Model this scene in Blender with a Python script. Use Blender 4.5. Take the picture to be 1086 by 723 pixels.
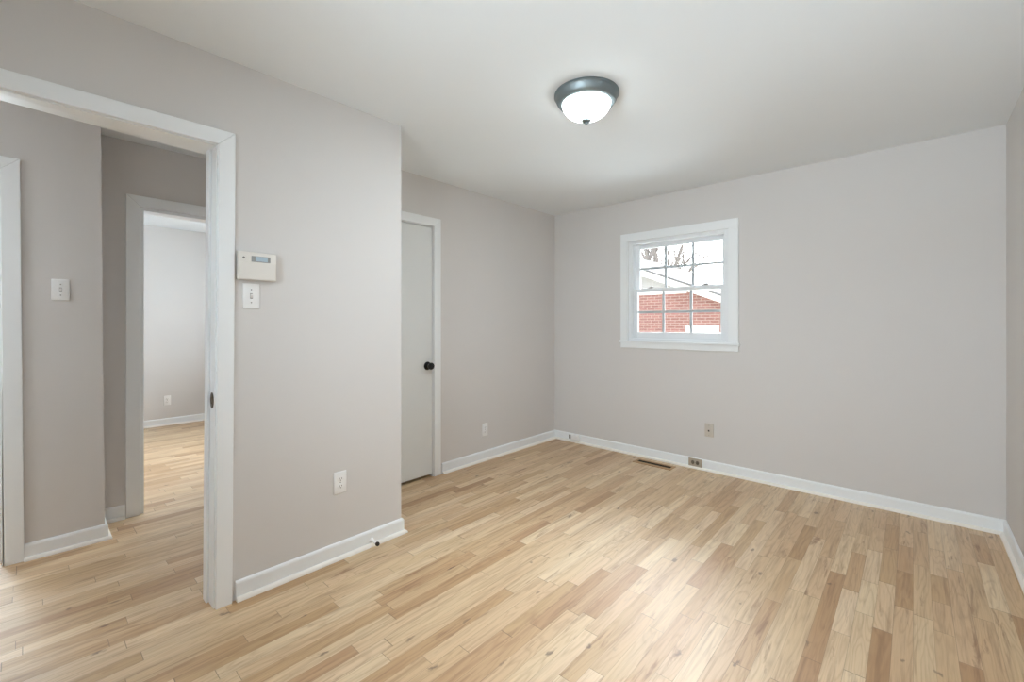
import bpy, bmesh, math, random
from mathutils import Vector, Matrix

for o in list(bpy.data.objects):
    bpy.data.objects.remove(o)
C = bpy.context.scene.collection
S = bpy.context.scene
PI = math.pi

# ------------------------------------------------------------------ camera
CAM_H = 1.2557
cd = bpy.data.cameras.new('camera')
cd.sensor_fit = 'HORIZONTAL'; cd.sensor_width = 36.0
cd.lens = 468.52 / 1086 * 36.0
cd.shift_y = -18.5 / 1086
cd.clip_start = 0.02; cd.clip_end = 200
cam = bpy.data.objects.new('camera', cd); C.objects.link(cam)
cam.location = (0, 0, CAM_H); cam.rotation_euler = (PI / 2, 0, math.radians(42.246))
S.camera = cam

# ------------------------------------------------------------------ view / world / lights
S.view_settings.view_transform = 'Standard'; S.view_settings.look = 'None'
S.view_settings.gamma = 1.0; S.view_settings.exposure = 0.35
S.view_settings.use_curve_mapping = False
S.cycles.use_denoising = True
S.cycles.max_bounces = 16; S.cycles.diffuse_bounces = 10; S.cycles.glossy_bounces = 6
S.cycles.transparent_max_bounces = 16
S.cycles.sample_clamp_indirect = 8.0
S.cycles.caustics_reflective = False; S.cycles.caustics_refractive = False

SKY = 3.4            # overcast sky
HAZE = 40.0          # glow of the hazy sun in it, beyond the photographed window
LAMP = 9.0          # radiance of the lamp's glass bowl
FILL_REAR = 86.0      # fill light through the added window behind the camera
FILL_REAR_UP = 430.0   # upward fill added outside the same window to brighten the ceiling
FILL_FRONT_UP = 560.0  # upward fill added outside the small window, lifting the ceiling near it
HALL_FILL = 34.0     # bulbs of an unseen lamp added to brighten the hall
LAMP_DOWN = 20.0     # the bulbs behind the lamp's bowl
DAY_FAR = 112.0       # daylight in the room across the hall, through its added window
DAY_LEFT = 80.0      # daylight in the room at the hall's left, through its added window

w = bpy.data.worlds.new('overcast_sky'); S.world = w; w.use_nodes = True
wn = w.node_tree; bg = wn.nodes['Background']
tc = wn.nodes.new('ShaderNodeTexCoord')
dt = wn.nodes.new('ShaderNodeVectorMath'); dt.operation = 'DOT_PRODUCT'
az, el = math.radians(15), math.radians(33)
dt.inputs[1].default_value = (-math.sin(az) * math.cos(el), math.cos(az) * math.cos(el), math.sin(el))
mx0 = wn.nodes.new('ShaderNodeMath'); mx0.operation = 'MAXIMUM'; mx0.inputs[1].default_value = 0.0
pw = wn.nodes.new('ShaderNodeMath'); pw.operation = 'POWER'; pw.inputs[1].default_value = 14.0
ma = wn.nodes.new('ShaderNodeMath'); ma.operation = 'MULTIPLY_ADD'; ma.inputs[1].default_value = HAZE; ma.inputs[2].default_value = SKY
wn.links.new(tc.outputs['Generated'], dt.inputs[0]); wn.links.new(dt.outputs['Value'], mx0.inputs[0])
wn.links.new(mx0.outputs[0], pw.inputs[0]); wn.links.new(pw.outputs[0], ma.inputs[0])
wn.links.new(ma.outputs[0], bg.inputs['Strength']); bg.inputs['Color'].default_value = (0.94, 0.97, 1.0, 1)


def area(name, loc, aim, sx_, sy_, power, col=(0.785, 0.905, 1.0)):
    l = bpy.data.lights.new(name, 'AREA'); l.shape = 'RECTANGLE'; l.size = sx_; l.size_y = sy_
    l.energy = power; l.color = col
    o = bpy.data.objects.new(name, l); C.objects.link(o); o.location = loc
    o.rotation_euler = Vector(aim).to_track_quat('-Z', 'Y').to_euler()
    return o


# lights added outside the windows, the upward ones to brighten the ceiling
area('fill_light_rear', (-0.60, -1.22, 1.52), (0, 1, -0.10), 1.4, 1.25, FILL_REAR)
area('ceiling_fill_rear', (-1.3, -4.2, -0.35), (0.15, 1, 0.52), 3.0, 1.6, FILL_REAR_UP)
area('ceiling_fill_front', (-1.6, 6.4, -0.45), (0, -0.35, 1), 5.0, 4.0, FILL_FRONT_UP)
area('daylight_far', (-5.35, 3.45, 1.55), (0, -1, -0.10), 1.4, 1.25, DAY_FAR)
area('daylight_left', (-5.95, -0.70, 1.45), (1, 0, -0.05), 1.0, 1.1, DAY_LEFT)


# ------------------------------------------------------------------ material helpers
class N:
    def __init__(self, name):
        self.m = bpy.data.materials.new(name); self.m.use_nodes = True
        self.t = self.m.node_tree; self.b = self.t.nodes['Principled BSDF']

    def n(self, typ, **kw):
        x = self.t.nodes.new(typ)
        for k, v in kw.items(): setattr(x, k, v)
        return x

    def l(self, a, b): self.t.links.new(a, b)

    def put(self, v, s):
        if isinstance(v, (int, float)): s.default_value = v
        elif isinstance(v, tuple): s.default_value = v
        else: self.l(v, s)

    def math(self, op, a, b=0.0, c=None):
        x = self.n('ShaderNodeMath', operation=op)
        self.put(a, x.inputs[0]); self.put(b, x.inputs[1])
        if c is not None: self.put(c, x.inputs[2])
        return x.outputs[0]

    def mix(self, f, a, b, blend='MIX'):
        x = self.n('ShaderNodeMix', data_type='RGBA', blend_type=blend)
        self.put(f, x.inputs[0]); self.put(a, x.inputs[6]); self.put(b, x.inputs[7])
        return x.outputs[2]

    def ramp(self, f, stops, interp='LINEAR'):
        x = self.n('ShaderNodeValToRGB'); r = x.color_ramp; r.interpolation = interp
        while len(r.elements) < len(stops): r.elements.new(0.5)
        for e, (p, c) in zip(r.elements, stops): e.position = p; e.color = (*c, 1)
        self.put(f, x.inputs[0]); return x.outputs[0]

    def noise(self, vec, scale, detail=3.0, rough=0.5, dist=0.0):
        x = self.n('ShaderNodeTexNoise'); self.l(vec, x.inputs['Vector'])
        x.inputs['Scale'].default_value = scale; x.inputs['Detail'].default_value = detail
        x.inputs['Roughness'].default_value = rough; x.inputs['Distortion'].default_value = dist
        return x.outputs[0]

    def comb(self, a, b, c=0.0):
        x = self.n('ShaderNodeCombineXYZ')
        for v, s in zip((a, b, c), x.inputs): self.put(v, s)
        return x.outputs[0]

    def pos(self):
        g = self.n('ShaderNodeNewGeometry'); s = self.n('ShaderNodeSeparateXYZ')
        self.l(g.outputs['Position'], s.inputs[0]); return g.outputs['Position'], s.outputs

    def bump(self, h, strength, dist):
        x = self.n('ShaderNodeBump'); x.inputs['Strength'].default_value = strength
        x.inputs['Distance'].default_value = dist
        self.l(h, x.inputs['Height']); self.l(x.outputs[0], self.b.inputs['Normal'])

    def set(self, **kw):
        for k, v in kw.items(): self.b.inputs[k].default_value = v
        return self


def lin(r, g, b):
    f = lambda v: v / 12.92 if v <= 0.04045 else ((v + 0.055) / 1.055) ** 2.4
    return (f(r / 255), f(g / 255), f(b / 255))


def simple(name, rgb, rough=0.5, metal=0.0, var=0.03, scale=30.0, bump=0.0, spec=0.5):
    """a painted, plastic or metal surface with slight unevenness"""
    m = N(name); p, _ = m.pos()
    f = m.noise(p, scale, 3)
    c = m.mix(f, (*[v * (1 - var) for v in rgb], 1), (*[min(1, v * (1 + var)) for v in rgb], 1))
    m.l(c, m.b.inputs['Base Color'])
    m.set(Roughness=rough, Metallic=metal); m.b.inputs['Specular IOR Level'].default_value = spec
    if bump: m.bump(f, bump, 0.001)
    return m.m


M = {}
M['wall'] = simple('wall_paint', lin(212, 209, 207), 0.75, var=0.012, scale=2.2, spec=0.25)
M['ceiling'] = simple('ceiling_paint', lin(232, 236, 239), 0.9, var=0.01, scale=1.5, spec=0.1)
M['trim'] = simple('trim_paint', lin(236, 239, 241), 0.35, var=0.012, scale=6)
M['shoe'] = simple('shoe_paint', lin(240, 236, 229), 0.4, var=0.02, scale=9)
M['door'] = simple('door_paint', lin(224, 227, 227), 0.35, var=0.012, scale=4)
M['plastic'] = simple('white_plastic', lin(236, 236, 236), 0.3, var=0.01)
M['thermo'] = simple('warm_white_plastic', lin(222, 218, 212), 0.4, var=0.01)
M['beige'] = simple('beige_plastic', lin(198, 191, 181), 0.4, var=0.02)
M['taupe'] = simple('aged_metal_plate', lin(176, 166, 152), 0.4, metal=0.3, var=0.06)
M['worn'] = simple('worn_brown_plastic', lin(112, 101, 88), 0.5, var=0.1)
M['slot'] = simple('dark_slot', lin(40, 38, 36), 0.6)
M['grey'] = simple('grey_plastic', lin(140, 138, 134), 0.5)
M['screen'] = simple('lcd_glass', lin(178, 196, 208), 0.12, var=0.05, scale=60)
M['bezel'] = simple('lcd_bezel', lin(150, 150, 148), 0.3)
M['black'] = simple('black_knob', lin(26, 26, 27), 0.32, metal=0.4, var=0.1)
M['bronze'] = simple('aged_bronze', lin(92, 84, 70), 0.35, metal=0.8, var=0.15)
M['rubber'] = simple('dark_rubber', lin(48, 44, 40), 0.7)
M['nickel'] = simple('brushed_nickel', lin(130, 139, 142), 0.5, metal=0.85, var=0.06)
M['vinyl'] = simple('window_vinyl', lin(232, 235, 238), 0.35, var=0.008)
M['oak'] = simple('oak_register', lin(178, 142, 100), 0.45, var=0.12, scale=60)
M['reg_shade'] = simple('register_shade', lin(38, 26, 16), 0.9)  # shade of the register's opening put into the colour
M['ext_white'] = simple('exterior_white_paint', lin(235, 235, 233), 0.6)
M['siding'] = simple('grey_siding', lin(158, 158, 160), 0.7)
M['shingle'] = simple('grey_shingle', lin(96, 96, 98), 0.9, var=0.2, scale=14)
M['bark'] = simple('grey_bark', lin(150, 145, 143), 0.9, var=0.25, scale=18)
M['lawn'] = simple('winter_lawn', lin(150, 146, 124), 0.95, var=0.25, scale=3)
M['blind'] = simple('window_blind', lin(228, 224, 212), 0.7)


def glass_mat():
    m = N('window_glass'); t = m.t; t.nodes.remove(m.b)
    tr = m.n('ShaderNodeBsdfTransparent'); gl = m.n('ShaderNodeBsdfGlossy'); gl.inputs['Roughness'].default_value = 0.02
    fr = m.n('ShaderNodeFresnel'); fr.inputs['IOR'].default_value = 1.45
    mx = m.n('ShaderNodeMixShader')
    p, _ = m.pos()
    tint = m.mix(m.noise(p, 3), (0.965, 0.975, 0.975, 1), (0.985, 0.99, 0.99, 1)); m.l(tint, tr.inputs[0])
    m.l(m.math('MULTIPLY', fr.outputs[0], 0.8), mx.inputs[0]); m.l(tr.outputs[0], mx.inputs[1]); m.l(gl.outputs[0], mx.inputs[2])
    m.l(mx.outputs[0], t.nodes['Material Output'].inputs['Surface'])
    return m.m


M['glass'] = glass_mat()


def bowl_mat():
    m = N('lit_alabaster_glass'); p, _ = m.pos()
    f = m.noise(p, 9, 3, 0.5, 1.5)
    c = m.ramp(f, [(0.35, (0.84, 0.90, 0.89)), (0.65, (0.95, 1.0, 0.98))])
    m.l(c, m.b.inputs['Emission Color']); m.b.inputs['Emission Strength'].default_value = LAMP
    m.l(c, m.b.inputs['Base Color']); m.set(Roughness=0.2)
    # frosted glass lets part of the bulbs' light straight through
    tr = m.n('ShaderNodeBsdfTransparent'); mx = m.n('ShaderNodeMixShader'); mx.inputs[0].default_value = 0.5
    m.l(tr.outputs[0], mx.inputs[1]); m.l(m.b.outputs[0], mx.inputs[2]); m.l(mx.outputs[0], m.t.nodes['Material Output'].inputs['Surface'])
    return m.m


M['bowl'] = bowl_mat()


def floor_mat():
    m = N('oak_strip_floor'); p, s = m.pos()
    W = 0.0625
    u = m.math('DIVIDE', m.math('ADD', s[0], 20.0), W); i = m.math('FLOOR', u); fu = m.math('FRACT', u)

    def wn1(v):
        x = m.n('ShaderNodeTexWhiteNoise', noise_dimensions='1D'); m.put(v, x.inputs['W']); return x.outputs[0]
    L = m.math('MULTIPLY_ADD', wn1(m.math('ADD', i, 77.3)), 0.50, 0.34)
    vv = m.math('ADD', m.math('DIVIDE', m.math('ADD', s[1], 20.0), L), m.math('MULTIPLY', wn1(i), 13.0))
    # boards of unequal length: bend the position along the strip before cutting it
    nb = m.n('ShaderNodeTexNoise', noise_dimensions='2D')
    m.l(m.comb(m.math('MULTIPLY', vv, 0.45), m.math('MULTIPLY', i, 7.7)), nb.inputs['Vector'])
    nb.inputs['Scale'].default_value = 1.0; nb.inputs['Detail'].default_value = 0.0
    vv = m.math('ADD', vv, m.math('MULTIPLY', nb.outputs[0], 1.2))
    j = m.math('FLOOR', vv); fv = m.math('FRACT', vv)
    wn = m.n('ShaderNodeTexWhiteNoise', noise_dimensions='2D'); m.l(m.comb(i, j), wn.inputs['Vector'])
    sc = m.n('ShaderNodeSeparateColor'); m.l(wn.outputs['Color'], sc.inputs[0])
    r1, r2, r3 = sc.outputs
    tone = m.ramp(r1, [(0.0, lin(172, 132, 88)), (0.10, lin(188, 152, 106)), (0.35, lin(203, 172, 130)),
                       (0.6, lin(212, 184, 144)), (0.85, lin(219, 194, 156)), (1.0, lin(225, 203, 168))])
    tone = m.mix(m.math('MULTIPLY', r2, 0.25), tone, (*lin(206, 166, 134), 1))       # some boards lean to pink
    # grain
    ox = m.math('MULTIPLY', r2, 31.0); oy = m.math('MULTIPLY', r3, 57.0)
    gv = m.comb(m.math('ADD', m.math('MULTIPLY', s[0], 55.0), ox), m.math('ADD', m.math('MULTIPLY', s[1], 2.2), oy), m.math('MULTIPLY', r1, 9.0))
    g1 = m.noise(gv, 1.0, 4, 0.6, 0.4)
    fine = m.noise(m.comb(m.math('MULTIPLY', s[0], 420.0), m.math('MULTIPLY', s[1], 9.0), oy), 1.0, 2, 0.5)
    cv = m.comb(m.math('ADD', m.math('MULTIPLY', s[0], 13.0), ox), m.math('ADD', m.math('MULTIPLY', s[1], 1.3), oy), 0.0)
    rings = m.math('FRACT', m.math('MULTIPLY', m.noise(cv, 1.0, 2, 0.45, 0.3), 12.0))
    rings = m.math('ABSOLUTE', m.math('SUBTRACT', rings, 0.5))
    col = m.mix(1.0, tone, m.ramp(g1, [(0.25, (0.68, 0.60, 0.52)), (0.5, (1.0, 1.0, 1.0)), (0.8, (1.10, 1.10, 1.10))]), 'MULTIPLY')
    col = m.mix(1.0, col, m.ramp(rings, [(0.0, (0.88, 0.84, 0.80)), (0.25, (1.0, 1.0, 1.0))]), 'MULTIPLY')
    col = m.mix(1.0, col, m.ramp(fine, [(0.3, (0.93, 0.91, 0.89)), (0.6, (1.0, 1.0, 1.0))]), 'MULTIPLY')
    # dark mineral streaks in some boards
    st = m.noise(m.comb(m.math('ADD', m.math('MULTIPLY', s[0], 26.0), ox), m.math('ADD', m.math('MULTIPLY', s[1], 2.6), oy), 4.0), 1.0, 5, 0.62, 0.6)
    stm = m.math('MULTIPLY', m.ramp(st, [(0.58, (0, 0, 0)), (0.70, (1, 1, 1))]), m.ramp(r3, [(0.2, (0.15, 0.15, 0.15)), (0.6, (0.9, 0.9, 0.9))]))
    col = m.mix(stm, col, (*lin(140, 98, 62), 1))
    # knots
    vo = m.n('ShaderNodeTexVoronoi', voronoi_dimensions='2D')
    wob = m.n('ShaderNodeTexNoise'); m.l(p, wob.inputs['Vector']); wob.inputs['Scale'].default_value = 22.0; wob.inputs['Detail'].default_value = 3.0
    wsep = m.n('ShaderNodeSeparateColor'); m.l(wob.outputs['Color'], wsep.inputs[0])
    m.l(m.comb(m.math('ADD', m.math('MULTIPLY', s[0], 11.0), m.math('MULTIPLY', wsep.outputs[0], 0.5)), m.math('ADD', m.math('MULTIPLY', s[1], 4.5), m.math('MULTIPLY', wsep.outputs[1], 0.4))), vo.inputs['Vector']); vo.inputs['Scale'].default_value = 1.0
    ks = m.n('ShaderNodeSeparateColor'); m.l(vo.outputs['Color'], ks.inputs[0])
    kd = m.math('ADD', vo.outputs['Distance'], m.math('MULTIPLY', m.math('SUBTRACT', g1, 0.5), 0.30))
    km = m.math('MULTIPLY', m.ramp(kd, [(0.03, (1, 1, 1)), (0.11, (0, 0, 0))]), m.ramp(ks.outputs[0], [(0.86, (0, 0, 0)), (0.92, (0.75, 0.75, 0.75))]))
    col = m.mix(km, col, (*lin(96, 66, 44), 1))
    # joints
    e1 = m.math('LESS_THAN', m.math('MINIMUM', fu, m.math('SUBTRACT', 1.0, fu)), 0.009)
    e2 = m.math('LESS_THAN', m.math('MULTIPLY', fv, L), 0.0022)
    gap = m.math('MAXIMUM', m.math('MULTIPLY', e1, m.math('MULTIPLY_ADD', r2, 0.5, 0.25)), m.math('MULTIPLY', e2, 0.7))
    col = m.mix(gap, col, (*lin(104, 74, 48), 1))
    m.l(col, m.b.inputs['Base Color'])
    m.l(m.math('MULTIPLY_ADD', g1, 0.12, 0.42), m.b.inputs['Roughness'])
    m.set(**{'Coat Weight': 1.0, 'Coat Roughness': 0.60, 'Coat IOR': 1.65})
    m.b.inputs['Specular IOR Level'].default_value = 0.4
    big = m.noise(m.comb(m.math('MULTIPLY', s[0], 16.0), m.math('MULTIPLY', s[1], 3.0), ox), 1.0, 2)
    m.bump(m.math('SUBTRACT', m.math('ADD', m.math('MULTIPLY', fine, 0.1), big), gap), 0.10, 0.002)
    return m.m


M['floor'] = floor_mat()


def brick_mat():
    m = N('red_brick'); p, s = m.pos()
    b = m.n('ShaderNodeTexBrick'); m.l(m.comb(m.math('ADD', s[0], s[1]), s[2]), b.inputs['Vector'])
    b.inputs['Scale'].default_value = 1.0; b.inputs['Brick Width'].default_value = 0.21; b.inputs['Row Height'].default_value = 0.0667
    b.inputs['Mortar Size'].default_value = 0.008; b.inputs['Mortar Smooth'].default_value = 0.1
    b.inputs['Color1'].default_value = (*lin(140, 96, 92), 1); b.inputs['Color2'].default_value = (*lin(118, 78, 75), 1)
    b.inputs['Mortar'].default_value = (*lin(158, 146, 140), 1)
    m.l(m.mix(m.math('MULTIPLY', m.noise(p, 5, 4), 0.4), b.outputs['Color'], (*lin(142, 108, 102), 1)), m.b.inputs['Base Color'])
    m.set(Roughness=0.9)
    return m.m


M['brick'] = brick_mat()


# ------------------------------------------------------------------ mesh helpers
def link(name, bm, mat, parent=None, smooth=False):
    me = bpy.data.meshes.new(name); bmesh.ops.recalc_face_normals(bm, faces=bm.faces[:])
    bm.to_mesh(me); bm.free()
    if smooth:
        for f in me.polygons: f.use_smooth = True
        try: me.set_sharp_from_angle(angle=math.radians(38))
        except Exception: pass
    me.materials.append(M[mat] if isinstance(mat, str) else mat)
    o = bpy.data.objects.new(name, me); C.objects.link(o)
    if parent: o.parent = parent
    return o


def box(bm, x0, x1, y0, y1, z0, z1, bev=0.0, seg=2):
    r = bmesh.ops.create_cube(bm, size=1.0)
    for v in r['verts']:
        v.co = Vector(((x0 + x1) / 2 + v.co.x * (x1 - x0), (y0 + y1) / 2 + v.co.y * (y1 - y0), (z0 + z1) / 2 + v.co.z * (z1 - z0)))
    if bev:
        es = list({e for v in r['verts'] for e in v.link_edges})
        bmesh.ops.bevel(bm, geom=es, offset=bev, segments=seg, profile=0.5, affect='EDGES')


def prism(bm, pts, axis, a0, a1, bev=0.0):
    """extrude a polygon along an axis: pts are the two other coordinates in x, y, z order"""
    def put(p, a):
        q = list(p); q.insert('xyz'.index(axis), a); return Vector(q)
    A = [bm.verts.new(put(p, a0)) for p in pts]; B = [bm.verts.new(put(p, a1)) for p in pts]
    n = len(pts); fs = [bm.faces.new(A), bm.faces.new(B[::-1])]
    for k in range(n): fs.append(bm.faces.new((A[k], B[k], B[(k + 1) % n], A[(k + 1) % n])))
    if bev:
        es = list({e for f in fs for e in f.edges})
        bmesh.ops.bevel(bm, geom=es, offset=bev, segments=2, profile=0.5, affect='EDGES')


def lathe(bm, prof, seg=48, mat=None):
    """profile of (radius, height) turned about z, then moved by mat"""
    rings = []
    T = mat or Matrix()
    for r, h in prof:
        if r < 1e-6: rings.append([bm.verts.new(T @ Vector((0, 0, h)))])
        else: rings.append([bm.verts.new(T @ Vector((r * math.cos(2 * PI * k / seg), r * math.sin(2 * PI * k / seg), h))) for k in range(seg)])
    for a, b in zip(rings, rings[1:]):
        for k in range(seg):
            k2 = (k + 1) % seg
            q = [a[k % len(a)], a[k2 % len(a)], b[k2 % len(b)], b[k % len(b)]]
            u = []
            for v in q:
                if v not in u: u.append(v)
            if len(u) > 2: bm.faces.new(u)


def tube(bm, p0, p1, r0, r1, seg=6):
    d = Vector(p1) - Vector(p0); L = d.length
    T = Matrix.Translation(Vector(p0)) @ d.to_track_quat('Z', 'Y').to_matrix().to_4x4()
    lathe(bm, [(0, 0), (r0, 0), (r1, L), (0, L)], seg, T)


def sweep(bm, path, prof, prev=None, nxt=None):
    """push a closed profile of (out, z) along a path on the floor, the room on its left, mitred at every corner and, where prev / nxt is given, at its ends"""
    P = [Vector(p) for p in path]; full = ([Vector(prev)] if prev else []) + P + ([Vector(nxt)] if nxt else [])
    off = 1 if prev else 0
    rings = []
    for k, p in enumerate(P):
        q = k + off
        a = (p - full[q - 1]).normalized() if q > 0 else None
        b = (full[q + 1] - p).normalized() if q < len(full) - 1 else None
        na = Vector((-a.y, a.x)) if a else None; nb = Vector((-b.y, b.x)) if b else None
        if na is None: mvec = nb
        elif nb is None: mvec = na
        else: mvec = (na + nb) / (1 + na.dot(nb))
        rings.append([bm.verts.new((p.x + mvec.x * o, p.y + mvec.y * o, z)) for o, z in prof])
    n = len(prof)
    for a, b in zip(rings, rings[1:]):
        for k in range(n): bm.faces.new((a[k], a[(k + 1) % n], b[(k + 1) % n], b[k]))
    bm.faces.new(rings[0]); bm.faces.new(rings[-1][::-1])


def empty(name, loc=(0, 0, 0), rotz=0.0):
    o = bpy.data.objects.new(name, None); C.objects.link(o); o.location = loc; o.rotation_euler = (0, 0, rotz)
    o.empty_display_size = 0.1
    return o


def tag(o, label, cat, group=None, kind=None):
    o['label'] = label; o['category'] = cat
    if group: o['group'] = group
    if kind: o['kind'] = kind
    return o


def struct(name, bm, mat, label, cat):
    return tag(link(name, bm, mat), label, cat, kind='structure')


def lean(o, k, z0):
    """tilt a member out of plumb along y"""
    for v in o.data.vertices: v.co.y += k * (v.co.z - z0)


# ------------------------------------------------------------------ the shell
HC = 2.44
XA = -2.278; XAB = -2.443     # doorway wall, its hall face
YA = 1.517                    # where that wall ends
XB = -2.923                   # closet wall
YB = 3.921                    # window wall
XR = 0.41                     # right wall
XC = -3.49; XD = -3.772; XE = -6.83
LEAN_C = -0.0072; LEAN_A = 0.0062

bm = bmesh.new(); box(bm, -7.05, 0.65, -2.25, 4.15, -0.62, 0.0)
struct('floor', bm, 'floor', 'light oak strip floor running through the room and the hall', 'floor')
bm = bmesh.new(); box(bm, -7.05, 0.65, -2.25, 4.15, HC, HC + 0.12)
struct('ceiling', bm, 'ceiling', 'flat white painted ceiling', 'ceiling')

WIN1 = (-2.039, -1.131, 1.095, 2.043)          # x0 x1 z0 z1 of the hole in the window wall
bm = bmesh.new()
y0, y1 = YB, YB + 0.14
box(bm, -3.86, WIN1[0], y0, y1, 0, HC); box(bm, WIN1[1], XR + 0.12, y0, y1, 0, HC)
box(bm, WIN1[0], WIN1[1], y0, y1, 0, WIN1[2]); box(bm, WIN1[0], WIN1[1], y0, y1, WIN1[3], HC)
struct('wall_back', bm, 'wall', 'pale grey wall with the small window and a floor register below', 'wall')

bm = bmesh.new(); box(bm, XR, XR + 0.12, -0.92, YB, 0, HC)
struct('wall_right', bm, 'wall', 'pale grey wall at the right edge of the photo', 'wall')

DA = (-0.205, 0.590, 2.085)                    # rough doorway y0 y1 z
bm = bmesh.new()
box(bm, XAB, XA, -0.92, DA[0], 0, HC); box(bm, XAB, XA, DA[1], YA, 0, HC); box(bm, XAB, XA, DA[0], DA[1], DA[2], HC)
struct('wall_left', bm, 'wall', 'pale grey wall with the open doorway, thermostat and switch', 'wall')

DB = (1.625, 2.268, 2.066)
bm = bmesh.new(); x0, x1 = XB - 0.12, XB
box(bm, x0, x1, YA, DB[0], 0, HC); box(bm, x0, x1, DB[1], YB, 0, HC); box(bm, x0, x1, DB[0], DB[1], DB[2], HC)
struct('wall_closet', bm, 'wall', 'pale grey wall with the white closet door in the recess', 'wall')
bm = bmesh.new(); box(bm, XD, XAB, YA - 0.117, YA, 0, HC)
struct('wall_recess', bm, 'wall', 'short grey wall that closes the closet recess', 'wall')
W6 = (-1.25, 0.05, 0.92, 2.07)
bm = bmesh.new(); y0, y1 = -0.92, -0.80
box(bm, XAB, W6[0], y0, y1, 0, HC); box(bm, W6[1], XR, y0, y1, 0, HC)
box(bm, W6[0], W6[1], y0, y1, 0, W6[2]); box(bm, W6[0], W6[1], y0, y1, W6[3], HC)
struct('wall_rear', bm, 'wall', 'grey wall behind the camera', 'wall')

DC = (-0.83, -0.082, 2.063)
bm = bmesh.new(); x0, x1 = XC - 0.12, XC
box(bm, x0, x1, DC[1], 0.302, 0, HC); box(bm, x0, x1, -2.0, DC[0], 0, HC); box(bm, x0, x1, DC[0], DC[1], DC[2], HC)
o = struct('wall_hall', bm, 'wall', 'hall wall with a light switch seen through the doorway', 'wall')
for v in o.data.vertices:
    if v.co.y > 0.2: v.co.y += LEAN_C * (v.co.z - 1.22)
bm = bmesh.new(); box(bm, XE, XC - 0.12, 0.17, 0.285, 0, HC)
struct('wall_between', bm, 'wall', 'partition between the two rooms across the hall', 'wall')
DD = (0.507, 1.29, 2.022)
bm = bmesh.new(); x0, x1 = XD - 0.12, XD
box(bm, x0, x1, 0.285, DD[0], 0, HC); box(bm, x0, x1, DD[1], YB, 0, HC); box(bm, x0, x1, DD[0], DD[1], DD[2], HC)
struct('wall_hall_far', bm, 'wall', 'darker hall wall around the doorway to the far room', 'wall')
W3 = (1.85, 2.75, 0.92, 2.07)
bm = bmesh.new(); x0, x1 = XE - 0.12, XE
box(bm, x0, x1, 0.17, W3[0], 0, HC); box(bm, x0, x1, W3[1], 3.12, 0, HC)
box(bm, x0, x1, W3[0], W3[1], 0, W3[2]); box(bm, x0, x1, W3[0], W3[1], W3[3], HC)
struct('wall_far_room', bm, 'wall', 'bright far wall of the room across the hall', 'wall')
W4 = (-6.0, -4.7, 0.92, 2.07)
bm = bmesh.new(); y0, y1 = 3.0, 3.12
box(bm, XE, W4[0], y0, y1, 0, HC); box(bm, W4[1], XD - 0.12, y0, y1, 0, HC)
box(bm, W4[0], W4[1], y0, y1, 0, W4[2]); box(bm, W4[0], W4[1], y0, y1, W4[3], HC)
struct('wall_far_side', bm, 'wall', 'side wall of the far room out of view', 'wall')
bm = bmesh.new(); box(bm, -5.72, XAB, -2.12, -2.0, 0, HC)
struct('wall_hall_end', bm, 'wall', 'end wall of the hall out of view', 'wall')
bm = bmesh.new(); box(bm, XAB, XAB + 0.12, -2.0, -0.92, 0, HC)
struct('wall_hall_near', bm, 'wall', 'near wall of the hall out of view', 'wall')
W5 = (-1.15, -0.25, 0.92, 2.0)
bm = bmesh.new(); x0, x1 = -5.72, -5.60
box(bm, x0, x1, -2.0, W5[0], 0, HC); box(bm, x0, x1, W5[1], 0.17, 0, HC)
box(bm, x0, x1, W5[0], W5[1], 0, W5[2]); box(bm, x0, x1, W5[0], W5[1], W5[3], HC)
struct('wall_side_room', bm, 'wall', 'wall with the added window in the side room at the left edge', 'wall')

# ------------------------------------------------------------------ baseboards
BASE = [(0, 0), (0.0125, 0), (0.0125, 0.076), (0.0095, 0.084), (0.004, 0.088), (0, 0.088)]
SHOE = [(0.0125, 0), (0.030, 0), (0.0293, 0.006), (0.0262, 0.012), (0.0205, 0.0168), (0.0125, 0.018)]


def baseboard(name, path, label, prev=None, nxt=None):
    bm = bmesh.new(); sweep(bm, path, BASE, prev, nxt)
    o = struct(name, bm, 'trim', label, 'baseboard')
    bm = bmesh.new(); sweep(bm, path, SHOE, prev, nxt)
    link('shoe_molding', bm, 'shoe', o)
    return o


baseboard('baseboard_left', [(XB, YA), (XA, YA), (XA, 0.640)], 'white baseboard under the thermostat wall, ending at the outer corner', prev=(XB, YA + 1))
baseboard('baseboard_closet', [(XB, YB), (XB, 2.343)], 'white baseboard from the closet door to the room corner', prev=(XR, YB))
baseboard('baseboard_back', [(XR, YB), (XB, YB)], 'long white baseboard along the window wall', prev=(XR, 0), nxt=(XB, 0))
baseboard('baseboard_right', [(XR, -0.80), (XR, YB)], 'white baseboard along the right wall', nxt=(XB, YB))
baseboard('baseboard_hall', [(XC, 0.312), (XC, -0.006)], 'white baseboard under the hall light switch', prev=(XD, 0.312))
baseboard('baseboard_hall_far', [(XD, 0.432), (XD, 0.312), (XC, 0.312)], 'short baseboard beside the far doorway in the hall', nxt=(XC, 0))
baseboard('baseboard_far_room', [(XE, 3.0), (XE, 0.285)], 'white baseboard of the far room seen through both doorways')


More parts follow.
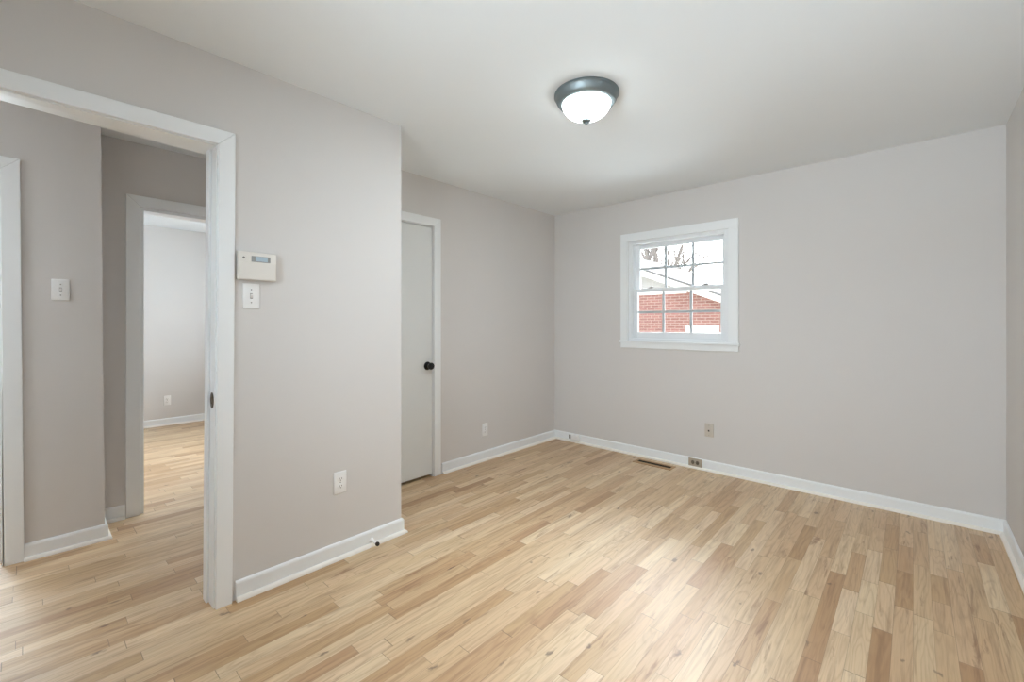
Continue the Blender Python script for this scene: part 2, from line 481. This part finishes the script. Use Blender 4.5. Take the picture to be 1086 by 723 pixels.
# ------------------------------------------------------------------ door trim
def door_trim(name, xf, xb, ya, yb, zt, label, cw=0.070, reveal=0.005, back=True, stop=None, lean_k=0.0, lean_leg='both', sag=0.0):
    """casing and jambs of a doorway in a wall across x: xf its front face (towards +x), xb its back face, ya..yb and zt the clear opening"""
    r = tag(empty(name, (xf, (ya + yb) / 2, 0)), label, 'door frame', kind='structure')

    def add(nm, bm, leg=None):
        o = link(nm, bm, 'trim'); o.data.transform(Matrix.Translation((-xf, -(ya + yb) / 2, 0))); o.parent = r
        if lean_k and leg in ('a', 'b') and lean_leg in (leg, 'both'): lean(o, lean_k, 1.05)
        if lean_k and leg is None:                       # the head follows the leaning leg
            for v in o.data.vertices:
                if v.co.y > 0: v.co.y += lean_k * (v.co.z - 1.05)
        if sag and leg is None:                          # the head has sagged on its far side
            for v in o.data.vertices:
                if v.co.x < (xb - xf) + 0.012: v.co.z += sag * ((yb - ya) / 2 - v.co.y)
        return o
    for side in ((1, xf, 0.017), (-1, xb, 0.017))[:2 if back else 1]:
        sg, X, th = side; xs = (X, X + sg * th); x0, x1 = min(xs), max(xs)
        a, b, z = ya - reveal, yb + reveal, zt + reveal
        bm = bmesh.new(); prism(bm, [(b, 0), (b + cw, 0), (b + cw, z + cw), (b, z)], 'x', x0, x1, 0.003); add('casing_leg', bm, 'b')
        bm = bmesh.new(); prism(bm, [(a, 0), (a, z), (a - cw, z + cw), (a - cw, 0)], 'x', x0, x1, 0.003); add('casing_leg', bm, 'a')
        bm = bmesh.new(); prism(bm, [(a, z), (b, z), (b + cw, z + cw), (a - cw, z + cw)], 'x', x0, x1, 0.003); add('casing_head', bm)
    t = 0.019
    j0, j1 = xb, xf
    bm = bmesh.new(); box(bm, j0, j1, yb, yb + t, 0, zt, 0.001); add('jamb', bm, 'b')
    bm = bmesh.new(); box(bm, j0, j1, ya - t, ya, 0, zt, 0.001); add('jamb', bm, 'a')
    bm = bmesh.new(); box(bm, j0, j1, ya - t, yb + t, zt, zt + t, 0.001); add('head_jamb', bm)
    if stop:
        s0, s1 = stop; hz = 0.0 if sag else 0.011
        bm = bmesh.new(); box(bm, s0, s1, yb - 0.011, yb, 0, zt - hz, 0.002); add('door_stop_bead', bm, 'b')
        bm = bmesh.new(); box(bm, s0, s1, ya, ya + 0.011, 0, zt - hz, 0.002); add('door_stop_bead', bm, 'a')
        if hz: bm = bmesh.new(); box(bm, s0, s1, ya, yb, zt - 0.011, zt, 0.002); add('door_stop_bead', bm)
    return r


t1 = door_trim('trim_1', XA, XAB, -0.185, 0.561, 2.042, 'wide white casing around the open doorway to the hall', cw=0.0645, stop=(XAB + 0.045, XAB + 0.095), lean_k=LEAN_A, lean_leg='b', sag=0.032)
t2 = door_trim('trim_2', XB, XB - 0.12, 1.645, 2.248, 2.047, 'narrow white casing around the closed closet door', cw=0.069, back=False)
t3 = door_trim('trim_3', XC, XC - 0.12, -0.81, -0.087, 2.045, 'white casing at the left edge in the hall', stop=(XC - 0.085, XC - 0.05), lean_k=LEAN_C, lean_leg='b')
t4 = door_trim('trim_4', XD, XD - 0.12, 0.527, 1.27, 2.002, 'white casing around the doorway to the far room', cw=0.072, reveal=0.020)

# strike plate in the near doorway's jamb
bm = bmesh.new()
T = Matrix.Translation((-2.318, 0.561, 0.912)) @ Matrix.Rotation(PI / 2, 4, 'X') @ Matrix.Diagonal((0.72, 1.0, 1.0, 1.0))
lathe(bm, [(0, 0), (0.036, 0), (0.036, 0.002), (0.033, 0.0032), (0.016, 0.0032), (0.015, 0.001), (0, 0.001)], 32, T)
o = link('strike_plate', bm, 'bronze', smooth=True); o.data.transform(Matrix.Translation((-XA, -0.188, 0))); o.parent = t1
o['label'] = 'dark oval strike plate in the jamb'

# ------------------------------------------------------------------ closet door
d1 = tag(empty('door_1', (XB - 0.003, 1.9455, 0)), 'flush white closet door with a black knob', 'door', kind='structure')
bm = bmesh.new(); box(bm, -0.035, 0.0, -0.2995, 0.2995, 0.024, 2.042, 0.002)
link('door_panel', bm, 'door', d1)
T = Matrix.Translation((0, 0.252, 0.912)) @ Matrix.Rotation(PI / 2, 4, 'Y')
bm = bmesh.new(); lathe(bm, [(0, 0), (0.034, 0), (0.034, 0.004), (0.030, 0.009), (0.014, 0.011), (0.011, 0.013), (0.011, 0.026), (0, 0.026)], 40, T)
k = link('rosette', bm, 'black', d1, True)
bm = bmesh.new(); lathe(bm, [(0, 0.022), (0.012, 0.022), (0.015, 0.029), (0.024, 0.036), (0.0285, 0.045), (0.0285, 0.053), (0.025, 0.060), (0.016, 0.063), (0, 0.064)], 40, T)
kk = link('knob', bm, 'black', k, True)
kk['label'] = 'round black door knob'


# ------------------------------------------------------------------ windows: local x along the wall, y out of the house, z up from the opening's foot
def window(name, wd, ht, loc, rotz, label, depth=0.14):
    r = tag(empty(name, loc, rotz), label, 'window', kind='structure')
    h = wd / 2; cw = 0.076; th = 0.018
    # casing on the wall face
    bm = bmesh.new(); box(bm, -h - cw, -h, -th, 0, 0.0, ht, 0.003); link('casing', bm, 'trim', r)
    bm = bmesh.new(); box(bm, h, h + cw, -th, 0, 0.0, ht, 0.003); link('casing', bm, 'trim', r)
    bm = bmesh.new(); box(bm, -h - cw, h + cw, -th, 0, ht, ht + cw, 0.003); link('casing', bm, 'trim', r)
    bm = bmesh.new(); box(bm, -h - cw - 0.012, h + cw + 0.012, -0.034, 0.0, -0.020, 0.0, 0.004)
    box(bm, -h, h, 0.0, 0.03, -0.020, 0.0); link('stool', bm, 'trim', r)
    bm = bmesh.new(); box(bm, -h - cw, h + cw, -0.015, 0, -0.072, -0.020, 0.003); link('apron', bm, 'trim', r)
    # vinyl frame in the opening
    f = 0.028
    bm = bmesh.new()
    box(bm, -h, -h + f, 0.0, depth, 0, ht, 0.002); box(bm, h - f, h, 0.0, depth, 0, ht, 0.002)
    box(bm, -h + f, h - f, 0.0, depth, ht - f, ht, 0.002); box(bm, -h + f, h - f, 0.0, depth, 0, 0.02, 0.002)
    for s in (-1, 1):                                # track ribs
        box(bm, s * (h - f - 0.006) - 0.006, s * (h - f - 0.006) + 0.006, 0.005, 0.013, 0.02, ht - f, 0.001)
    fr = link('window_frame', bm, 'vinyl', r)
    zi0, zi1 = 0.02, ht - f; mid = (zi0 + zi1) / 2 + 0.005
    xi = h - f

    def sash(nm, z0, z1, y0, y1, bot, top, stile):
        bm = bmesh.new()
        box(bm, -xi, -xi + stile, y0, y1, z0, z1, 0.003); box(bm, xi - stile, xi, y0, y1, z0, z1, 0.003)
        box(bm, -xi + stile, xi - stile, y0, y1, z0, z0 + bot, 0.003); box(bm, -xi + stile, xi - stile, y0, y1, z1 - top, z1, 0.003)
        s = link(nm, bm, 'vinyl', r)
        gx, g0, g1 = xi - stile, z0 + bot, z1 - top; ym = (y0 + y1) / 2
        bm = bmesh.new(); box(bm, -gx - 0.006, gx + 0.006, ym - 0.009, ym - 0.006, g0 - 0.006, g1 + 0.006); link('glass_pane', bm, 'glass', s)
        bm = bmesh.new(); m2 = 0.011
        for q in (-1, 1): box(bm, q * gx / 3 - m2, q * gx / 3 + m2, ym - 0.004, ym + 0.004, g0, g1)
        zm = (g0 + g1) / 2
        for q in (-1, 0, 1):
            a = -gx + (q + 1) * 2 * gx / 3 + (m2 if q > -1 else 0); b = -gx + (q + 2) * 2 * gx / 3 - (m2 if q < 1 else 0)
            box(bm, a, b, ym - 0.004, ym + 0.004, zm - m2, zm + m2)
        link('muntin_grille', bm, 'vinyl', s)
        return s
    lo = sash('lower_sash', zi0, mid + 0.018, 0.036, 0.066, 0.060, 0.036, 0.0485)
    up = sash('upper_sash', mid - 0.018, zi1, 0.086, 0.116, 0.036, 0.040, 0.0485)
    for q in (-1, 1):
        bm = bmesh.new(); x = q * xi * 0.58; z = mid + 0.018
        box(bm, x - 0.028, x + 0.028, 0.039, 0.063, z, z + 0.006, 0.002); box(bm, x - 0.012, x + 0.022, 0.043, 0.057, z + 0.006, z + 0.016, 0.003)
        link('sash_lock', bm, 'grey', lo)
    return r


window('window_1', WIN1[1] - WIN1[0], WIN1[3] - WIN1[2], ((WIN1[0] + WIN1[1]) / 2, YB, WIN1[2]), 0.0, 'small white double hung window with a muntin grille, looking out on the brick house')
window('added_window_3', W3[1] - W3[0], W3[3] - W3[2], (XE, (W3[0] + W3[1]) / 2, W3[2]), PI / 2, 'added unseen window in the far wall of the room across the hall', 0.12)  # out of view, added for daylight in the far room
window('added_window_4', W4[1] - W4[0], W4[3] - W4[2], ((W4[0] + W4[1]) / 2, 3.0, W4[2]), 0.0, 'added unseen window in the side wall of the far room', 0.12)  # out of view, added to light the far room's wall
window('added_window_5', W5[1] - W5[0], W5[3] - W5[2], (-5.60, (W5[0] + W5[1]) / 2, W5[2]), PI / 2, 'added unseen window of the side room at the left edge', 0.12)  # out of view, added to let light into the side room
window('added_window_2', W6[1] - W6[0], W6[3] - W6[2], ((W6[0] + W6[1]) / 2, -0.80, W6[2]), PI, 'added unseen window in the wall behind the camera', 0.12)  # unseen opening added to bring fill light into the bedroom

# ------------------------------------------------------------------ ceiling lamp
def ceiling_lamp(lx, ly, power, label):
    lamp = tag(empty('ceiling_lamp', (lx, ly, HC)), label, 'ceiling lamp')
    bm = bmesh.new()
    lathe(bm, [(0, 0), (0.163, 0), (0.165, -0.004), (0.165, -0.013), (0.160, -0.018), (0.158, -0.024), (0.153, -0.038), (0.144, -0.050), (0.134, -0.055), (0.126, -0.055), (0.124, -0.048), (0, -0.040)], 72)
    link('metal_rim', bm, 'nickel', lamp, True)
    bl = bpy.data.lights.new('bulbs', 'AREA'); bl.shape = 'DISK'; bl.size = 0.20; bl.energy = power; bl.color = (0.85, 0.94, 1.0)
    bo = bpy.data.objects.new('bulbs', bl); C.objects.link(bo); bo.parent = lamp; bo.location = (0, 0, -0.058)
    bm = bmesh.new()
    pr = [(0.123, -0.047)]
    for k in range(0, 15):
        a = k / 14 * PI / 2; pr.append((0.123 * math.cos(a) ** 1.08 if k < 14 else 0, -0.054 - 0.080 * math.sin(a)))
    lathe(bm, pr, 72)
    link('glass_bowl', bm, 'bowl', lamp, True)['label'] = 'glowing white glass bowl'
    bm = bmesh.new()
    lathe(bm, [(0, -0.131), (0.018, -0.131), (0.026, -0.1345), (0.026, -0.1405), (0.018, -0.1455), (0.007, -0.147), (0.005, -0.151), (0.007, -0.154), (0.006, -0.160), (0, -0.162)], 28)
    link('finial', bm, 'nickel', lamp, True)


ceiling_lamp(-1.249, 1.946, LAMP_DOWN, 'round lit ceiling lamp with white bowl and grey metal rim above the bare bedroom floor')
ceiling_lamp(-2.96, -1.45, HALL_FILL, 'round ceiling lamp added unseen in the hall to brighten it')  # unseen lamp, added for the hall's brightness

# ------------------------------------------------------------------ thermostat: local x out of the wall, y along it, z up
th = tag(empty('thermostat', (XA, 0.722, 1.5195)), 'white wall thermostat with a small display, above the light switch by the doorway', 'thermostat')
bm = bmesh.new(); box(bm, 0, 0.008, -0.078, 0.078, -0.054, 0.054, 0.002); link('back_plate', bm, 'thermo', th)
bm = bmesh.new(); box(bm, 0.008, 0.034, -0.081, 0.081, -0.0645, 0.0645, 0.005, 3); link('body', bm, 'thermo', th, True)
bm = bmesh.new(); box(bm, 0.034, 0.0365, -0.075, 0.078, -0.060, 0.016, 0.002); link('cover_flap', bm, 'thermo', th)
bm = bmesh.new(); box(bm, 0.033, 0.0355, -0.026, 0.054, 0.020, 0.047, 0.001)
bz = link('display_bezel', bm, 'bezel', th)
bm = bmesh.new(); box(bm, 0.0345, 0.0362, -0.010, 0.042, 0.023, 0.045, 0.0005); link('display', bm, 'screen', bz)['label'] = 'pale blue display'
bm = bmesh.new(); lathe(bm, [(0, 0.033), (0.005, 0.033), (0.005, 0.0355), (0.004, 0.036), (0, 0.036)], 20, Matrix.Translation((0, -0.058, 0.036)) @ Matrix.Rotation(PI / 2, 4, 'Y'))
link('button', bm, 'grey', th, True)


# ------------------------------------------------------------------ switches and outlets (local: x out of the wall, y along, z up)
def plate(parent, wy, hz, mat, name='cover_plate', d=0.006):
    bm = bmesh.new(); box(bm, 0, d, -wy / 2, wy / 2, -hz / 2, hz / 2, 0.0035, 3)
    return link(name, bm, mat, parent, True)


def screw(parent, y, z, mat='grey', x=0.006):
    bm = bmesh.new(); lathe(bm, [(0, x - 0.001), (0.0032, x - 0.001), (0.003, x + 0.0006), (0, x + 0.001)], 14, Matrix.Translation((0, y, z)) @ Matrix.Rotation(PI / 2, 4, 'Y'))
    link('screw', bm, mat, parent, True)


def light_switch(loc, label):
    r = tag(empty('light_switch', loc), label, 'light switch')
    p = plate(r, 0.072, 0.116, 'plastic')
    bm = bmesh.new(); box(bm, 0.0055, 0.0064, -0.0055, 0.0055, -0.0125, 0.0125); link('toggle_slot', bm, 'grey', p)
    bm = bmesh.new(); prism(bm, [(0.004, -0.008), (0.0065, -0.009), (0.017, 0.004), (0.0165, 0.009), (0.0065, 0.008), (0.004, 0.007)], 'y', -0.0045, 0.0045, 0.0008)
    link('toggle', bm, 'plastic', r)
    screw(p, 0, 0.030); screw(p, 0, -0.030)
    return r


light_switch((XA, 0.704, 1.383), 'white toggle light switch directly below the thermostat')
light_switch((XC, 0.130, 1.442), 'white toggle light switch on the hall wall, seen through the doorway')


def outlet(loc, rotz, label, mat='plastic', horizontal=False, slot='grey'):
    r = tag(empty('wall_outlet', loc, rotz), label, 'outlet')
    if horizontal: r.rotation_euler = Matrix.Rotation(rotz, 3, 'Z').to_4x4().__matmul__(Matrix.Rotation(PI / 2, 4, 'X')).to_euler()
    p = plate(r, 0.071, 0.116, mat)
    for s in (-1, 1):
        zc = s * 0.0195
        bm = bmesh.new(); T = Matrix.Translation((0.005, 0, zc)) @ Matrix.Rotation(PI / 2, 4, 'Y') @ Matrix.Diagonal((0.82, 1.0, 1.0, 1.0))
        lathe(bm, [(0, 0), (0.0172, 0), (0.0172, 0.0028), (0.016, 0.0036), (0, 0.0036)], 28, T)
        f = link('receptacle', bm, 'worn' if horizontal else mat, r, True)
        bm = bmesh.new()
        box(bm, 0.0082, 0.0091, -0.0078, -0.0050, zc - 0.002, zc + 0.007); box(bm, 0.0082, 0.0091, 0.0050, 0.0078, zc - 0.001, zc + 0.006)
        lathe(bm, [(0, 0.0082), (0.0026, 0.0082), (0.0026, 0.0091), (0, 0.0091)], 12, Matrix.Translation((0, 0, zc - 0.0075)) @ Matrix.Rotation(PI / 2, 4, 'Y'))
        link('slots', bm, slot, f)
    screw(p, 0, 0)
    return r


outlet((XA, 1.134, 0.405), 0, 'white duplex outlet low on the thermostat wall', slot='slot')
outlet((XB, 2.844, 0.281), 0, 'white duplex outlet on the closet wall, right of the closet door')
outlet((XE, 1.178, 0.306), 0, 'small white outlet on the bright wall of the far room')
outlet((-1.400, YB - 0.0125, 0.0505), -PI / 2, 'taupe duplex outlet set sideways into the back baseboard, right of the floor register', 'taupe', True, 'slot')

# beige jack plate on the window wall
jp = tag(empty('jack_plate', (-1.288, YB, 0.347), -PI / 2), 'beige jack plate on the window wall above the baseboard outlet', 'wall plate')
p = plate(jp, 0.072, 0.114, 'beige', d=0.007)
bm = bmesh.new(); box(bm, 0.006, 0.014, -0.011, 0.011, -0.016, 0.012, 0.002); jk = link('jack', bm, 'beige', jp)
bm = bmesh.new(); box(bm, 0.0135, 0.0145, -0.006, 0.006, -0.010, 0.003); link('jack_opening', bm, 'slot', jk)
screw(p, 0, 0.042, x=0.007); screw(p, 0, -0.042, x=0.007)

# white surface box on the baseboard near the corner
jb = tag(empty('phone_jack_box', (-2.635, YB - 0.0125, 0.056), -PI / 2), 'white surface jack box on the back baseboard near the room corner', 'jack box')
bm = bmesh.new(); box(bm, 0, 0.026, -0.052, 0.052, -0.030, 0.030, 0.004, 3); link('box_cover', bm, 'plastic', jb, True)
bm = bmesh.new(); box(bm, 0.0, 0.016, -0.086, -0.054, -0.024, 0.016, 0.003); link('connector', bm, 'grey', jb)['label'] = 'small grey connector'
bm = bmesh.new(); box(bm, 0.004, 0.012, -0.056, -0.051, -0.010, 0.0); link('cable_stub', bm, 'slot', jb)

# ------------------------------------------------------------------ floor register
fv = tag(empty('floor_register', (-1.712, 3.765, 0.0)), 'wooden floor register with dark slots, flush in the floor below the window', 'floor vent')
bm = bmesh.new(); a, b = 0.176, 0.060
box(bm, -a, a, b - 0.026, b, 0, 0.005, 0.001); box(bm, -a, a, -b, -b + 0.020, 0, 0.005, 0.001)
box(bm, -a, -a + 0.022, -b + 0.020, b - 0.022, 0, 0.005, 0.001); box(bm, a - 0.022, a, -b + 0.020, b - 0.022, 0, 0.005, 0.001)
link('register_frame', bm, 'oak', fv)
bm = bmesh.new(); box(bm, -a + 0.02, a - 0.02, -b + 0.018, b - 0.02, 0.0, 0.0012); link('opening_shade', bm, 'reg_shade', fv)  # thin dark sheet standing in for the shaded opening
bm = bmesh.new()
for yy in (-0.034, -0.022): box(bm, -a + 0.022, a - 0.022, yy - 0.0035, yy + 0.0035, 0.0012, 0.0042, 0.0005)
link('slats', bm, 'oak', fv)

# ------------------------------------------------------------------ door stop on the baseboard by the outer corner
ds = tag(empty('door_stop', (XA + 0.0125, 1.313, 0.033)), 'small white door stop with a dark rubber tip on the baseboard near the outer corner', 'door stop')
R = Matrix.Rotation(PI / 2, 4, 'Y')
bm = bmesh.new(); lathe(bm, [(0, 0), (0.013, 0), (0.013, 0.003), (0.008, 0.007), (0, 0.007)], 24, R); link('base', bm, 'plastic', ds, True)
bm = bmesh.new(); lathe(bm, [(0, 0.006), (0.0075, 0.006), (0.0065, 0.03), (0.0075, 0.058), (0, 0.058)], 20, R); link('shaft', bm, 'plastic', ds, True)
bm = bmesh.new(); lathe(bm, [(0, 0.058), (0.0105, 0.058), (0.0115, 0.064), (0.010, 0.071), (0, 0.072)], 20, R); link('rubber_tip', bm, 'rubber', ds, True)

# ------------------------------------------------------------------ outside
bm = bmesh.new(); box(bm, -45, 30, -30, 60, -0.80, -0.62)
struct('ground', bm, 'lawn', 'winter lawn outside', 'ground')

FY = 10.92                                            # the neighbour's gable wall
nh = tag(empty('brick_house', (-6.0, FY, -0.62)), 'red brick house with white gable trim seen through the window', 'house')


def ext(nm, bm, mat, parent=nh):
    o = link(nm, bm, mat); o.data.transform(Matrix.Translation((6.0, -FY, 0.62))); o.parent = parent; return o


SL = 0.39


def rz(x): return 2.03 - SL * (x + 4.0)               # underside of the right rake


AP = -8.6; XRT = -2.75; XLT = 2 * AP - XRT


def top(x): return rz(x) if x >= AP else rz(2 * AP - x)


bm = bmesh.new()
prism(bm, [(XLT, -0.62), (XRT, -0.62), (XRT, rz(XRT)), (-4.0, 2.03), (2 * AP + 4.0, 2.03), (XLT, rz(XRT))], 'y', FY, FY + 9.0); ext('brick_wall', bm, 'brick')
bm = bmesh.new(); prism(bm, [(2 * AP + 4.0, 2.03), (-4.0, 2.03), (AP, rz(AP))], 'y', FY + 0.03, FY + 9.0)
ext('gable_siding', bm, 'siding')
bm = bmesh.new(); box(bm, 2 * AP + 4.15, -4.12, FY - 0.03, FY + 0.03, 2.00, 2.075); ext('frieze_board', bm, 'ext_white')
E0 = XRT + 0.35
for sgn in (1, -1):
    f = (lambda x: x) if sgn > 0 else (lambda x: 2 * AP - x)
    bm = bmesh.new(); pts = [(f(AP), rz(AP)), (f(E0), rz(E0)), (f(E0), rz(E0) + 0.15), (f(AP), rz(AP) + 0.15)]
    prism(bm, pts, 'y', FY - 0.32, FY - 0.28); ext('rake_board', bm, 'ext_white')
    bm = bmesh.new(); pts = [(f(AP), rz(AP)), (f(E0), rz(E0)), (f(E0), rz(E0) + 0.03), (f(AP), rz(AP) + 0.03)]
    prism(bm, pts, 'y', FY - 0.28, FY + 9.3); ext('soffit', bm, 'ext_white')
    bm = bmesh.new(); pts = [(f(AP), rz(AP) + 0.15), (f(E0 + .05), rz(E0 + .05) + 0.15), (f(E0 + .05), rz(E0 + .05) + 0.20), (f(AP), rz(AP) + 0.20)]
    prism(bm, pts, 'y', FY - 0.35, FY + 9.35); ext('roof', bm, 'shingle')
# its window, whose white head shows above our sill
bm = bmesh.new(); x0, x1, zt = -4.15, -3.36, 1.20
box(bm, x0, x1, FY - 0.03, FY, zt - 0.11, zt); box(bm, x0, x0 + 0.07, FY - 0.03, FY, 0.2, zt - 0.11); box(bm, x1 - 0.07, x1, FY - 0.03, FY, 0.2, zt - 0.11); box(bm, x0, x1, FY - 0.05, FY, 0.12, 0.2)
wf = ext('window_frame', bm, 'ext_white')
bm = bmesh.new(); box(bm, x0 + 0.07, x1 - 0.07, FY - 0.012, FY, 0.2, zt - 0.11)
g = link('window_blind', bm, 'blind'); g.data.transform(Matrix.Translation((6.0, -FY, 0.62))); g.parent = wf


def tree(seed, base, height, r0, label, lean_v=(0, 0, 1), n0=6):
    rnd = random.Random(seed); r = tag(empty('bare_tree', base), label, 'tree', 'bare trees behind the brick house')
    bt, bb = bmesh.new(), bmesh.new()

    def grow(bm, p, d, L, rad, lvl):
        seg = 4; q = Vector(p); dd = Vector(d)
        for k in range(seg):
            dd = (dd + Vector((rnd.uniform(-.12, .12), rnd.uniform(-.12, .12), rnd.uniform(-.02, .10)))).normalized()
            e = q + dd * L / seg; ra, rb = rad * (1 - k * .17), rad * (1 - (k + 1) * .17)
            tube(bm, q, e, ra, rb, 8 if lvl == 0 else 5)
            if lvl < 4 and (k > 0 or lvl > 0):
                for _ in range(2 if lvl < 3 else 1):
                    ax = rnd.uniform(0, 2 * PI); sp = rnd.uniform(.5, .95)
                    side = Vector((math.cos(ax), math.sin(ax), 0.15))
                    nd = (dd * math.cos(sp) + side * math.sin(sp)).normalized()
                    grow(bb, e, nd, L * rnd.uniform(.48, .68), rb * .66, lvl + 1)
            q = e
    grow(bt, (0, 0, 0), Vector(lean_v).normalized(), height, r0, 0)
    link('trunk', bt, 'bark', r); link('branches', bb, 'bark', r)
    return r


tree(3, (-10.4, 22.3, -0.62), 5.6, 0.36, 'bare tree rising behind the brick house at the left of the window', (0.15, 0, 1))
tree(11, (-3.4, 29.0, -0.62), 5.4, 0.34, 'bare tree behind the brick house at the right of the window', (-0.05, 0, 1))
